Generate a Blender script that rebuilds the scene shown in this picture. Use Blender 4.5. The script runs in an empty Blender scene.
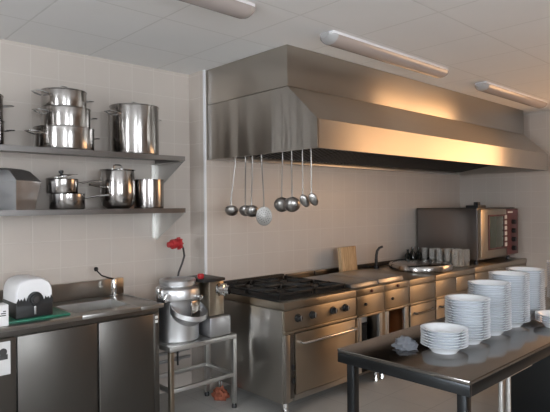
import bpy, bmesh, math, random
from mathutils import Vector, Matrix, Euler, noise
random.seed(7)
C = bpy.context.scene.collection
PI = math.pi

# ------------------------------------------------------------------ materials
def newmat(name):
    m = bpy.data.materials.new(name); m.use_nodes = True
    nt = m.node_tree
    return m, nt, nt.nodes, nt.links, nt.nodes['Principled BSDF']

def plain(name, col, rough=0.5, metal=0.0, bump=0.0, bscale=80, var=0.0, spec=0.5, coat=0.0):
    m, nt, N, L, P = newmat(name)
    P.inputs['Base Color'].default_value = (*col, 1)
    P.inputs['Roughness'].default_value = rough
    P.inputs['Metallic'].default_value = metal
    P.inputs['Specular IOR Level'].default_value = spec
    if coat: P.inputs['Coat Weight'].default_value = coat
    tc = N.new('ShaderNodeTexCoord')
    if var or bump:
        nz = N.new('ShaderNodeTexNoise'); nz.inputs['Scale'].default_value = bscale; nz.inputs['Detail'].default_value = 4
        L.new(tc.outputs['Object'], nz.inputs['Vector'])
        if var:
            mx = N.new('ShaderNodeMix'); mx.data_type = 'RGBA'
            mx.inputs['A'].default_value = (*[c*(1-var) for c in col], 1)
            mx.inputs['B'].default_value = (*[min(1, c*(1+var)) for c in col], 1)
            L.new(nz.outputs['Fac'], mx.inputs['Factor']); L.new(mx.outputs['Result'], P.inputs['Base Color'])
        if bump:
            b = N.new('ShaderNodeBump'); b.inputs['Strength'].default_value = bump; b.inputs['Distance'].default_value = 0.004
            L.new(nz.outputs['Fac'], b.inputs['Height']); L.new(b.outputs['Normal'], P.inputs['Normal'])
    return m

def steel(name, col=(0.56, 0.54, 0.51), r0=0.2, r1=0.38, stretch=(4, 4, 90), wave=0.0, wscale=(3.0, 3.0, 0.5), aniso=0.0):
    """brushed stainless steel: streaks in the roughness and, on large sheets, a slow buckle of the sheet"""
    m, nt, N, L, P = newmat(name)
    P.inputs['Metallic'].default_value = 1
    tc = N.new('ShaderNodeTexCoord')
    mp = N.new('ShaderNodeMapping'); mp.inputs['Scale'].default_value = stretch
    L.new(tc.outputs['Object'], mp.inputs['Vector'])
    nz = N.new('ShaderNodeTexNoise'); nz.inputs['Scale'].default_value = 2.0; nz.inputs['Detail'].default_value = 5
    L.new(mp.outputs['Vector'], nz.inputs['Vector'])
    mr = N.new('ShaderNodeMapRange'); mr.inputs['From Min'].default_value = .3; mr.inputs['From Max'].default_value = .7
    mr.inputs['To Min'].default_value = r0; mr.inputs['To Max'].default_value = r1
    L.new(nz.outputs['Fac'], mr.inputs['Value']); L.new(mr.outputs['Result'], P.inputs['Roughness'])
    P.inputs['Base Color'].default_value = (*col, 1)
    if aniso:   # horizontal brushing: reflections smear up and down
        P.inputs['Anisotropic'].default_value = aniso
        cv = N.new('ShaderNodeCombineXYZ'); cv.inputs[2].default_value = 1
        L.new(cv.outputs[0], P.inputs['Tangent'])
    if wave:
        mp2 = N.new('ShaderNodeMapping'); mp2.inputs['Scale'].default_value = wscale
        L.new(tc.outputs['Object'], mp2.inputs['Vector'])
        n2 = N.new('ShaderNodeTexNoise'); n2.inputs['Scale'].default_value = 1.0; n2.inputs['Detail'].default_value = 1
        L.new(mp2.outputs['Vector'], n2.inputs['Vector'])
        b = N.new('ShaderNodeBump'); b.inputs['Strength'].default_value = 1; b.inputs['Distance'].default_value = wave
        L.new(n2.outputs['Fac'], b.inputs['Height']); L.new(b.outputs['Normal'], P.inputs['Normal'])
    return m

def gridmask(N, L, val, period, off, width):
    """1 on a line of the given width, 0 elsewhere"""
    a = N.new('ShaderNodeMath'); a.operation = 'SUBTRACT'; a.inputs[1].default_value = off - period/2
    L.new(val, a.inputs[0])
    d = N.new('ShaderNodeMath'); d.operation = 'DIVIDE'; d.inputs[1].default_value = period; L.new(a.outputs[0], d.inputs[0])
    f = N.new('ShaderNodeMath'); f.operation = 'FRACT'; L.new(d.outputs[0], f.inputs[0])
    s = N.new('ShaderNodeMath'); s.operation = 'SUBTRACT'; s.inputs[1].default_value = .5; L.new(f.outputs[0], s.inputs[0])
    ab = N.new('ShaderNodeMath'); ab.operation = 'ABSOLUTE'; L.new(s.outputs[0], ab.inputs[0])
    lt = N.new('ShaderNodeMapRange'); lt.inputs['From Min'].default_value = width/period*.5; lt.inputs['From Max'].default_value = width/period
    lt.inputs['To Min'].default_value = 1; lt.inputs['To Max'].default_value = 0
    L.new(ab.outputs[0], lt.inputs['Value'])
    return lt.outputs['Result']

def tiled(name, col, line, rough, pu, ou, pv, ov, width, horiz=False, var=.05, bump=.3, spec=.5):
    m, nt, N, L, P = newmat(name)
    g = N.new('ShaderNodeNewGeometry'); sp = N.new('ShaderNodeSeparateXYZ'); L.new(g.outputs['Position'], sp.inputs[0])
    if horiz: u, v = sp.outputs['X'], sp.outputs['Y']
    else:
        ad = N.new('ShaderNodeMath'); ad.operation = 'ADD'; L.new(sp.outputs['X'], ad.inputs[0]); L.new(sp.outputs['Y'], ad.inputs[1])
        u, v = ad.outputs[0], sp.outputs['Z']
    a = gridmask(N, L, u, pu, ou, width); b = gridmask(N, L, v, pv, ov, width)
    mxm = N.new('ShaderNodeMath'); mxm.operation = 'MAXIMUM'; L.new(a, mxm.inputs[0]); L.new(b, mxm.inputs[1])
    nz = N.new('ShaderNodeTexNoise'); nz.inputs['Scale'].default_value = 3.5; nz.inputs['Detail'].default_value = 6
    L.new(g.outputs['Position'], nz.inputs['Vector'])
    c1 = N.new('ShaderNodeMix'); c1.data_type = 'RGBA'
    c1.inputs['A'].default_value = (*[c*(1-var) for c in col], 1); c1.inputs['B'].default_value = (*[c*(1+var) for c in col], 1)
    L.new(nz.outputs['Fac'], c1.inputs['Factor'])
    c2 = N.new('ShaderNodeMix'); c2.data_type = 'RGBA'; c2.inputs['B'].default_value = (*line, 1)
    L.new(c1.outputs['Result'], c2.inputs['A']); L.new(mxm.outputs[0], c2.inputs['Factor'])
    L.new(c2.outputs['Result'], P.inputs['Base Color'])
    P.inputs['Roughness'].default_value = rough; P.inputs['Specular IOR Level'].default_value = spec
    iv = N.new('ShaderNodeMath'); iv.operation = 'SUBTRACT'; iv.inputs[0].default_value = 1; L.new(mxm.outputs[0], iv.inputs[1])
    bp = N.new('ShaderNodeBump'); bp.inputs['Strength'].default_value = bump; bp.inputs['Distance'].default_value = .003
    L.new(iv.outputs[0], bp.inputs['Height']); L.new(bp.outputs['Normal'], P.inputs['Normal'])
    return m

def emit(name, col, s):
    m = bpy.data.materials.new(name); m.use_nodes = True; nt = m.node_tree; nt.nodes.clear()
    e = nt.nodes.new('ShaderNodeEmission'); e.inputs[0].default_value = (*col, 1); e.inputs[1].default_value = s
    o = nt.nodes.new('ShaderNodeOutputMaterial'); nt.links.new(e.outputs[0], o.inputs[0]); return m

def wood(name, c0, c1):
    m, nt, N, L, P = newmat(name)
    tc = N.new('ShaderNodeTexCoord'); mp = N.new('ShaderNodeMapping'); mp.inputs['Scale'].default_value = (14, 14, 1.6)
    L.new(tc.outputs['Object'], mp.inputs['Vector'])
    nz = N.new('ShaderNodeTexNoise'); nz.inputs['Scale'].default_value = 3; nz.inputs['Detail'].default_value = 6; nz.inputs['Distortion'].default_value = 1.2
    L.new(mp.outputs['Vector'], nz.inputs['Vector'])
    r = N.new('ShaderNodeValToRGB'); r.color_ramp.elements[0].position = .35; r.color_ramp.elements[1].position = .65
    r.color_ramp.elements[0].color = (*c0, 1); r.color_ramp.elements[1].color = (*c1, 1)
    L.new(nz.outputs['Fac'], r.inputs['Fac']); L.new(r.outputs['Color'], P.inputs['Base Color']); P.inputs['Roughness'].default_value = .6
    return m

def glassy(name, col, rough=.03, trans=1.0, alpha=1.0):
    m, nt, N, L, P = newmat(name)
    P.inputs['Base Color'].default_value = (*col, 1); P.inputs['Roughness'].default_value = rough
    P.inputs['Transmission Weight'].default_value = trans; P.inputs['IOR'].default_value = 1.3; P.inputs['Alpha'].default_value = alpha
    return m

M = {}
M['tile'] = tiled('wall tile', (.57, .51, .46), (.615, .56, .51), .32, .2, .11, .2, .148, .005)
M['floor'] = tiled('floor tile', (.42, .41, .39), (.35, .34, .33), .45, .4, .1, .4, .2, .006, horiz=True, var=.12, bump=.15)
M['ceil'] = tiled('ceiling panel', (.86, .85, .84), (.74, .73, .71), .9, .6, .56, .6, .48, .007, horiz=True, var=.02, bump=.3, spec=.1)
M['wallpaint'] = plain('painted wall', (.42, .40, .38), .7, var=.03, bscale=5)
M['steel_hood'] = steel('hood sheet steel', (.50, .465, .42), .29, .32, (1.2, 1.2, 30), wave=.006, wscale=(1.3, 1.3, .8), aniso=.93)
M['steel_end'] = steel('hood end sheet steel', (.48, .455, .42), .30, .34, (30, 30, 1), wave=.06, wscale=(1, 4.0, .5), aniso=.9)
M['steel_front'] = steel('appliance front steel', (.42, .365, .295), .33, .38, (1.5, 1.5, 60), wave=.003, wscale=(1, 1, 1), aniso=.85)
M['steel_side'] = steel('appliance side steel', (.44, .42, .39), .28, .31, (2, 2, 6), wave=.006, wscale=(1, 2.5, .6), aniso=.85)
M['oven_side'] = steel('oven side steel', (.27, .245, .235), .30, .33, (2, 2, 6), wave=.003, wscale=(1, 2.5, .6), aniso=.85)
M['steel_dark'] = steel('dull cabinet steel', (.15, .142, .132), .33, .35, (20, 2, 2))
M['steel_top'] = steel('worktop steel', (.36, .35, .335), .29, .33, (3, 3, 3), wave=.002, wscale=(3, 3, 3))
M['steel_table'] = steel('table steel', (.28, .265, .25), .13, .20, (3, 3, 3), wave=.002, wscale=(3, 3, 3))
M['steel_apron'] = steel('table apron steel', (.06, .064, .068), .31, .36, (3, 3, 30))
M['steel_shelf'] = steel('shelf steel', (.24, .23, .225), .3, .4, (2, 20, 20))
M['steel_bright'] = steel('bright bracket steel', (.62, .61, .59), .34, .42, (6, 6, 6))
M['pot'] = steel('polished pot steel', (.40, .38, .365), .14, .2, (30, 30, 2))
M['pot_brushed'] = steel('brushed pot steel', (.38, .36, .35), .18, .25, (30, 30, 2))
M['chrome'] = plain('chrome', (.75, .75, .75), .1, 1)
M['utensil'] = steel('utensil steel', (.36, .345, .33), .28, .36, (20, 20, 5))
M['alu'] = steel('cast aluminium', (.66, .66, .67), .34, .44, (12, 12, 12))
M['alu_dull'] = steel('dull aluminium', (.50, .50, .51), .36, .5, (12, 12, 12))
M['strainer'] = plain('dull perforated steel', (.28, .27, .255), .42, 1)
M['black'] = plain('black plastic', (.012, .012, .013), .45, bump=.1)
M['black_metal'] = plain('dark filter metal', (.03, .029, .028), .45, .6)
M['iron'] = plain('cast iron', (.014, .014, .014), .55, .3, bump=.3, bscale=120)
M['griddle'] = plain('griddle plate', (.24, .24, .245), .3, .9, var=.12, bscale=6)
M['slab'] = plain('light griddle plate', (.42, .40, .38), .3, .9, var=.12, bscale=6)
M['white'] = plain('white plastic', (.82, .82, .84), .32)
M['china'] = plain('white china', (.85, .88, .92), .14, var=.02, bscale=20, coat=.3)
M['paper'] = plain('paper', (.62, .62, .62), .8, var=.04, bscale=12)
M['ink'] = plain('printed ink', (.05, .05, .05), .7)
M['green'] = plain('green plastic', (.02, .16, .10), .4, bump=.1, bscale=60)
M['red'] = plain('red plastic', (.42, .025, .03), .42)
M['rag'] = plain('reddish cloth', (.30, .09, .05), .9, bump=.6, bscale=50, var=.5)
M['rust'] = plain('orange brown clay', (.62, .22, .06), .6, var=.25, bscale=14)
M['hose'] = plain('black hose', (.03, .026, .026), .5)
M['oven_red'] = plain('dark red control panel', (.10, .028, .03), .4)
M['oven_glass'] = plain('dark green oven glass', (.045, .06, .048), .08, spec=.6)
M['button'] = plain('pale button', (.68, .68, .66), .5)
M['diffuser'] = plain('prismatic light cover', (.40, .35, .33), .2, spec=.7)
M['cap'] = plain('translucent end cap', (.42, .41, .41), .25)
M['wood'] = wood('cutting board wood', (.42, .27, .14), (.68, .50, .30))
M['glass'] = glassy('drinking glass', (.95, .95, .93), .07, .85)
M['bottle'] = plain('dark bottle glass', (.012, .015, .012), .08, spec=.7)
M['film'] = glassy('clear film', (.36, .39, .44), .3, .5, .7)
M['day'] = emit('daylight pane', (.88, .94, 1.0), 24.0)
M['day_dim'] = emit('dim daylight pane', (.88, .94, 1.0), 11.0)
M['warm'] = emit('warm lit pane', (1.0, .57, .28), 4.2)

# ------------------------------------------------------------------ mesh builder
class MB:
    def __init__(s): s.bm = bmesh.new()
    def box(s, x0, x1, y0, y1, z0, z1, bev=0.0, seg=2, mat=None):
        b = bmesh.new(); bmesh.ops.create_cube(b, size=1)
        for v in b.verts:
            v.co = Vector(((x0+x1)/2+v.co.x*(x1-x0), (y0+y1)/2+v.co.y*(y1-y0), (z0+z1)/2+v.co.z*(z1-z0)))
        if bev: bmesh.ops.bevel(b, geom=b.edges[:], offset=bev, segments=seg, affect='EDGES', profile=.5)
        return s.add(b, mat)
    def add(s, b, mat=None):
        if mat is not None: b.transform(mat)
        me = bpy.data.meshes.new('t'); b.to_mesh(me); b.free(); s.bm.from_mesh(me); bpy.data.meshes.remove(me); return s
    def lathe(s, prof, seg=32, mat=None, close=False):
        """prof = [(r, z)...] about z"""
        b = bmesh.new(); rings = []
        for r, z in prof:
            if r < 1e-6: rings.append([b.verts.new((0, 0, z))])
            else: rings.append([b.verts.new((r*math.cos(2*PI*k/seg), r*math.sin(2*PI*k/seg), z)) for k in range(seg)])
        pairs = list(zip(rings, rings[1:]))
        if close: pairs.append((rings[-1], rings[0]))
        for A, B in pairs:
            for k in range(seg):
                k2 = (k+1) % seg
                if len(A) == 1 and len(B) == 1: continue
                if len(A) == 1: b.faces.new((A[0], B[k2], B[k]))
                elif len(B) == 1: b.faces.new((A[k], A[k2], B[0]))
                else: b.faces.new((A[k], A[k2], B[k2], B[k]))
        bmesh.ops.recalc_face_normals(b, faces=b.faces[:])
        return s.add(b, mat)
    def tube(s, pts, r, seg=10, mat=None):
        pts = [Vector(p) for p in pts]; rs = r if isinstance(r, (list, tuple)) else [r]*len(pts)
        b = bmesh.new(); rings = []; up = None
        for i, p in enumerate(pts):
            t = (pts[min(i+1, len(pts)-1)]-pts[max(i-1, 0)]).normalized()
            if up is None:
                up = Vector((0, 0, 1)) if abs(t.z) < .9 else Vector((1, 0, 0))
            a = t.cross(up)
            if a.length < 1e-5: a = t.orthogonal()
            a.normalize(); c = a.cross(t).normalized(); up = c
            rings.append([b.verts.new(p+rs[i]*(a*math.cos(2*PI*k/seg)+c*math.sin(2*PI*k/seg))) for k in range(seg)])
        for A, B in zip(rings, rings[1:]):
            for k in range(seg): b.faces.new((A[k], A[(k+1) % seg], B[(k+1) % seg], B[k]))
        b.faces.new(rings[0][::-1]); b.faces.new(rings[-1])
        bmesh.ops.recalc_face_normals(b, faces=b.faces[:])
        return s.add(b, mat)
    def prism(s, poly, axis, a0, a1, mat=None, bev=0.0):
        """polygon swept along an axis; poly in the two other axes, in xyz order"""
        b = bmesh.new()
        def P(p, a):
            if axis == 'x': return (a, p[0], p[1])
            if axis == 'y': return (p[0], a, p[1])
            return (p[0], p[1], a)
        A = [b.verts.new(P(p, a0)) for p in poly]; B = [b.verts.new(P(p, a1)) for p in poly]
        n = len(poly)
        for k in range(n): b.faces.new((A[k], A[(k+1) % n], B[(k+1) % n], B[k]))
        b.faces.new(A[::-1]); b.faces.new(B)
        bmesh.ops.recalc_face_normals(b, faces=b.faces[:])
        if bev: bmesh.ops.bevel(b, geom=b.edges[:], offset=bev, segments=2, affect='EDGES', profile=.5)
        return s.add(b, mat)
    def loft(s, rings, cap=True, mat=None):
        b = bmesh.new(); R = [[b.verts.new(p) for p in r] for r in rings]; n = len(R[0])
        for A, B in zip(R, R[1:]):
            for k in range(n): b.faces.new((A[k], A[(k+1) % n], B[(k+1) % n], B[k]))
        if cap: b.faces.new(R[0][::-1]); b.faces.new(R[-1])
        bmesh.ops.recalc_face_normals(b, faces=b.faces[:])
        return s.add(b, mat)
    def blob(s, size, seed, amp=.35, sub=3, freq=1.6, mat=None, flat=True):
        b = bmesh.new(); bmesh.ops.create_icosphere(b, subdivisions=sub, radius=1)
        for v in b.verts:
            n = noise.noise(v.co*freq+Vector((seed, seed*2.1, 0)))+.5*noise.noise(v.co*freq*2.7+Vector((seed*3, 0, 1)))
            v.co *= 1+amp*n
            v.co = Vector((v.co.x*size[0], v.co.y*size[1], v.co.z*size[2]))
        if flat:
            for v in b.verts:
                lo = -size[2]*.55
                if v.co.z < lo: v.co.z = lo
            for v in b.verts: v.co.z += size[2]*.55
        return s.add(b, mat)
    def mesh(s, name, mat, smooth=35):
        me = bpy.data.meshes.new(name); s.bm.to_mesh(me); s.bm.free()
        me.materials.append(mat)
        if smooth:
            for p in me.polygons: p.use_smooth = True
            me.set_sharp_from_angle(angle=math.radians(smooth))
        return me

WM = {}     # object name -> world matrix of the thing
def thing(name, label, cat, loc=(0, 0, 0), rz=0, group=None):
    o = bpy.data.objects.new(name, None); C.objects.link(o); o.empty_display_size = .1
    o.location = loc; o.rotation_euler = (0, 0, rz); o['label'] = label; o['category'] = cat
    if group: o['group'] = group
    WM[o.name] = Matrix.Translation(loc) @ Matrix.Rotation(rz, 4, 'Z')
    return o
def part(name, mb, mat, parent, world=True, label=None, smooth=35):
    """one mesh object under its thing or part; world=True: the shape was drawn in room coordinates"""
    root = parent
    while root.parent: root = root.parent
    if world: mb.bm.transform(WM[root.name].inverted())
    o = bpy.data.objects.new(name, mb.mesh(name, mat, smooth)); C.objects.link(o); o.parent = parent
    if label: o['label'] = label
    return o
def single(name, mb, mat, label, cat, loc=(0, 0, 0), rz=0, group=None, smooth=35):
    """a thing that is one mesh, drawn about its own base"""
    o = bpy.data.objects.new(name, mb.mesh(name, mat, smooth)); C.objects.link(o)
    o.location = loc; o.rotation_euler = (0, 0, rz); o['label'] = label; o['category'] = cat
    if group: o['group'] = group
    return o
def struct(name, mb, mat, parent=None):
    o = bpy.data.objects.new(name, mb.mesh(name, mat, 0)); C.objects.link(o); o['kind'] = 'structure'
    if parent: o.parent = parent
    return o
def dup(src, loc, rz=0, label=None, group=None):
    r = src.copy(); C.objects.link(r); r.location = loc; r.rotation_euler = (0, 0, rz)
    if label: r['label'] = label
    if group: r['group'] = group
    for ch in list(src.children):
        c = ch.copy(); C.objects.link(c); c.parent = r
        for g in list(ch.children):
            d = g.copy(); C.objects.link(d); d.parent = c
    return r
def T(x, y, z): return Matrix.Translation((x, y, z))
def RX(a): return Matrix.Rotation(a, 4, 'X')
def RY(a): return Matrix.Rotation(a, 4, 'Y')
def RZ(a): return Matrix.Rotation(a, 4, 'Z')

# ------------------------------------------------------------------ the room
H = 2.773; YL = 3.98; YR = 3.75; XC = 2.685; XR = 7.15; X0 = -2.2; Y0 = -3.2
struct('floor', MB().box(X0-.2, XR+.2, Y0-.2, YL+.2, -.1, 0), M['floor'])
struct('ceiling', MB().box(X0-.2, XR+.2, Y0-.2, YL+.2, H, H+.1), M['ceil'])
struct('wall_back', MB().box(X0-.2, XC, YL, YL+.2, 0, H), M['tile'])
struct('wall_range', MB().box(XC, XR, YR, YL+.2, 0, H), M['tile'])
def wall_with_hole(name, axis, at, out, lo, hi, h0, h1, z0, z1, mat):
    m = MB()
    def bx(a0, a1, b0, b1):
        if a1-a0 < 1e-4 or b1-b0 < 1e-4: return
        if axis == 'x': m.box(min(at, out), max(at, out), a0, a1, b0, b1)
        else: m.box(a0, a1, min(at, out), max(at, out), b0, b1)
    bx(lo, h0, 0, H); bx(h1, hi, 0, H); bx(h0, h1, 0, z0); bx(h0, h1, z1, H)
    return struct(name, m, mat)
wall_with_hole('wall_right', 'x', XR, XR+.2, Y0-.2, YR, -.95, 1.76, 1.35, 2.68, M['tile'])
wall_with_hole('wall_left', 'x', X0, X0-.2, Y0-.2, YL+.2, 1.0, 1.7, 1.0, 2.5, M['wallpaint'])
wall_with_hole('wall_front', 'y', Y0, Y0-.2, X0, .4, -1.6, -.5, .9, 2.45, M['wallpaint'])
wall_with_hole('wall_front_far', 'y', Y0, Y0-.2, .4, XR, .9, 2.1, .9, 2.45, M['wallpaint'])
def window(name, axis, at, a0, a1, z0, z1, pane):
    f = MB(); w = .05; d = .06
    def bx(m, p0, p1, q0, q1, e):
        if axis == 'x': m.box(at-e, at+e, p0, p1, q0, q1)
        else: m.box(p0, p1, at-e, at+e, q0, q1)
    bx(f, a0, a0+w, z0, z1, d/2); bx(f, a1-w, a1, z0, z1, d/2); bx(f, a0+w, a1-w, z0, z0+w, d/2); bx(f, a0+w, a1-w, z1-w, z1, d/2)
    mid = (a0+a1)/2; bx(f, mid-w/2, mid+w/2, z0+w, z1-w, d/2)
    o = struct(name, f, M['white'])
    for p0, p1 in ((a0+w, mid-w/2), (mid+w/2, a1-w)):
        p = MB(); bx(p, p0, p1, z0+w, z1-w, .005)
        struct('window_pane', p, pane, o)
window('window_1', 'y', Y0-.1, -1.6, -.5, .9, 2.45, M['day'])
window('window_2', 'y', Y0-.1, .9, 2.1, .9, 2.45, M['day_dim'])
window('window_3', 'x', XR+.1, -.95, 1.76, 1.35, 2.68, M['warm'])
window('added_window_4', 'x', X0-.1, 1.0, 1.7, 1.0, 2.5, M['day'])  # unseen daylight pane, added to lighten the shelf wall and hood side
struct('trim_1', MB().box(XC-.006, XC+.012, YR-.006, YR+.012, 0, H), M['white'])

# ------------------------------------------------------------------ ceiling lights
def ceiling_light(x0, x1, y, label):
    t = thing('ceiling_light', label, 'ceiling light', ((x0+x1)/2, y, H), 0, 'tube lights on the ceiling')
    part('housing', MB().box(x0+.02, x1-.02, y-.06, y+.06, H-.022, H-.0005, .004), M['white'], t)
    prof = [(-.062, H-.02)]+[(.075*math.cos(a), H-.028-.052*math.sin(a)) for a in [PI-PI*k/10 for k in range(11)]]+[(.062, H-.02)]
    prof = [(y+p[0], p[1]) for p in prof]
    part('diffuser', MB().prism(prof, 'x', x0+.06, x1-.06), M['diffuser'], t)
    for a, b in ((x0, x0+.06), (x1-.06, x1)):
        s = 1 if a == x0 else -1
        rings = []
        for k, sc in ((0, .55), (.5, .9), (1, 1.0)):
            xx = (a+k*.06) if s > 0 else (b-k*.06)
            rings.append([(xx, y+(p[0]-y)*sc, H-.002+(p[1]-H+.002)*sc) for p in prof])
        part('end_cap', MB().loft(rings), M['cap'], t, label='paler end cap')
ceiling_light(2.70, 4.27, 2.38, 'ceiling tube light in front of the near half of the hood')
ceiling_light(4.95, 6.52, 2.38, 'ceiling tube light at the far end of the hood')
ceiling_light(.48, 2.05, 2.38, 'ceiling tube light over the sink side, cut by the top of the photo')

# ------------------------------------------------------------------ extractor hood
HX0, HX1 = 2.705, 6.90; HYT, HYB = 2.746, 2.458
hood = thing('extractor_hood', 'large brushed steel extractor hood hanging over the cooking range', 'extractor hood', (HX0, YR, 1.994))
part('upper_panel', MB().box(HX0, HX1, HYT, YR-.005, 2.468, H-.003, .004), M['steel_hood'], hood)
def sheet(poly, x0, x1, th):
    """bent sheet: outer profile poly in (y, z), thickness th towards +y"""
    inner = [(p[0]+th, p[1]) for p in poly][::-1]
    return MB().prism(poly+inner, 'x', x0, x1)
part('sloped_panel', sheet([(HYT, 2.466), (HYT-.015, 2.452), (HYB+.01, 2.206), (HYB, 2.196)], HX0+.004, HX1-.004, .01), M['steel_hood'], hood)
part('lower_panel', sheet([(HYB, 2.195), (HYB, 1.994)], HX0+.004, HX1-.004, .012), M['steel_hood'], hood)
endp = [(YR-.005, 2.464), (HYT, 2.464), (HYB, 2.196), (HYB, 1.994), (YR-.005, 1.994)]
part('end_panel', MB().prism(endp, 'x', HX0, HX0+.012), M['steel_end'], hood)
part('end_panel', MB().prism(endp, 'x', HX1-.012, HX1), M['steel_hood'], hood)
nf = 8; fw = (HX1-HX0-.06)/nf
for k in range(nf):
    m = MB(); fx = HX0+.03+k*fw
    a = (HYB+.09, 2.20); b = (YR-.13, 2.035)
    ang = math.atan2(b[1]-a[1], b[0]-a[0]); ln = math.hypot(b[0]-a[0], b[1]-a[1])
    m.box(fx+.005, fx+fw-.005, 0, ln, 0, .02, mat=T(0, a[0], a[1]) @ RX(ang))
    for j in range(10):
        xx = fx+.03+j*(fw-.06)/9
        m.box(xx-.012, xx+.012, .03, ln-.03, -.014, 0, .003, mat=T(0, a[0], a[1]) @ RX(ang))
    part('grease_filter', m, M['black_metal'], hood)
part('grease_gutter', MB().box(HX0+.012, HX1-.012, YR-.1, YR-.005, 1.996, 2.03, .004), M['steel_bright'], hood)
part('front_gutter', MB().box(HX0+.012, HX1-.012, HYB+.012, HYB+.06, 1.996, 2.02, .004), M['black_metal'], hood)
part('hanging_rail', MB().tube([(HX0+.035, HYB+.03, 2.0), (HX0+.035, YR-.03, 2.0)], .005), M['utensil'], hood)

# ------------------------------------------------------------------ hanging utensils
def utensil(kind, y, L, label, r, lean=0.0, dy=0.0, tilt=.9):
    """hangs by its hook from the rail; local +y points into the room corner, local x along the picture plane"""
    x = HX0+.035
    t = thing(kind, label, 'kitchen utensil', (x, y, 2.0-L), -PI/4, 'utensils hanging from the hood rim')
    hb = MB()
    pts = [(0, .012, L-.012)]+[(0, .012*math.cos(a), L+.0045+.012*math.sin(a)) for a in [k*PI/6 for k in range(7)]]+[(0, -.012, L-.02), (0, -.004, L-.06), (lean*.5, dy*.4, L*.5), (lean, dy, .06), (lean, dy, .0)]
    hb.tube(pts, [.003]*8+[.004, .0055, .005, .005, .006], 8)
    part('handle', hb, M['utensil'], t, world=False)
    if kind == 'ladle':
        prof = [(r*math.sin(PI/2*k/9), -r*.8*math.cos(PI/2*k/9)) for k in range(10)]
        inner = [(p[0]*.95, p[1]*.95+.002) for p in prof][::-1]
        part('bowl', MB().lathe(prof+inner, 28, mat=T(lean, dy+r*.75*math.cos(tilt), -r*math.sin(tilt)*.85-.004) @ RX(-tilt)), M['utensil'], t, world=False)
    elif kind == 'skimmer':
        prof = [(0, -.004), (r*.5, -.002), (r*.95, .004), (r, .008), (r*.96, .010), (r*.5, .002), (0, 0)]
        mt = T(lean, dy, -r*.95) @ RZ(.15) @ RX(PI/2-.12)
        part('strainer_disc', MB().lathe(prof, 30, mat=mt @ Matrix.Diagonal((1, 1.2, 1, 1))), M['strainer'], t, world=False, label='pale round strainer disc')
        m2 = MB()
        for i in range(3):
            for q in range(6+i*5):
                a = 2*PI*q/(6+i*5); rr = r*(.25+.25*i)
                m2.lathe([(0, 0), (.0035, 0), (.0035, .0006), (0, .0006)], 6, mat=mt @ T(rr*math.cos(a), rr*math.sin(a), .002+.0035*i))
        part('hole_pattern', m2, M['black_metal'], t, world=False)
    else:
        prof = [(r*math.sin(PI/2*k/8), -r*.4*math.cos(PI/2*k/8)) for k in range(9)]
        inner = [(p[0]*.94, p[1]*.9+.003) for p in prof][::-1]
        part('bowl', MB().lathe(prof+inner, 28, mat=T(lean+r*.35, dy, -r*.95) @ RY(-.5) @ RX(-1.25) @ Matrix.Diagonal((.85, 1.35, 1, 1))), M['utensil'], t, world=False)
    return t
utensil('ladle', 3.40, .40, 'ladle hanging at the wall end of the hood rail', .055, -.035, -.02, .8)
utensil('ladle', 3.27, .40, 'dark ladle hanging between the wall-end ladle and the polished one', .055, -.01, .07, .85)
utensil('ladle', 3.185, .40, 'polished ladle hanging beside the round perforated skimmer', .056, -.005, -.06, .9)
utensil('skimmer', 3.075, .425, 'pale round perforated skimmer hanging from the hood rail', .062, .018, -.07)
utensil('ladle', 2.84, .345, 'large round ladle, first of the front four utensils after the skimmer', .060, -.01, .03, 1.1)
utensil('ladle', 2.745, .345, 'large round ladle hanging against its twin beside the oval spoons', .060, .0, -.05, 1.1)
utensil('serving_spoon', 2.635, .335, 'oval serving spoon hanging beside the twin ladles', .038, .0, -.02)
utensil('serving_spoon', 2.55, .325, 'oval serving spoon hanging last at the front corner of the hood', .038, -.0, .0)

# ------------------------------------------------------------------ cooking range
FY = 2.823; WT = .88            # front plane, worktop height
def legs(root, x0, x1, y0=FY+.06, y1=YR-.1, z1=.13, r=.022):
    for lx in (x0+.045, x1-.045):
        for ly in (y0, y1):
            part('leg', MB().lathe([(0, 0), (r*1.15, 0), (r*1.15, .015), (r, .02), (r, z1), (0, z1)], 16, mat=T(lx, ly, 0)), M['chrome'], root)
SX0, SX1 = 2.712, 3.57
stove = thing('gas_stove', 'four-burner steel gas stove with oven under the near end of the hood', 'stove', ((SX0+SX1)/2, 3.28, 0))
part('body', MB().box(SX0, SX1, FY+.012, YR-.02, .12, .812, .004), M['steel_side'], stove)
part('worktop', MB().box(SX0, SX1, FY-.012, YR-.02, .8155, .875, .008), M['steel_front'], stove)
part('control_panel', MB().box(SX0+.01, SX1-.006, FY-.006, FY+.0115, .662, .812, .003), M['steel_front'], stove)
part('trim_strip', MB().box(SX0+.01, SX1-.006, FY-.018, FY+.01, .640, .660, .004), M['steel_front'], stove)
part('hob_tray', MB().box(SX0-.003, SX1-.012, FY+.045, YR-.062, .8755, .886, .003), M['iron'], stove, label='black enamel hob tray')
part('upstand', MB().box(SX0, SX1, YR-.06, YR-.02, .876, .935, .004), M['iron'], stove, label='black rear upstand')
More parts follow.
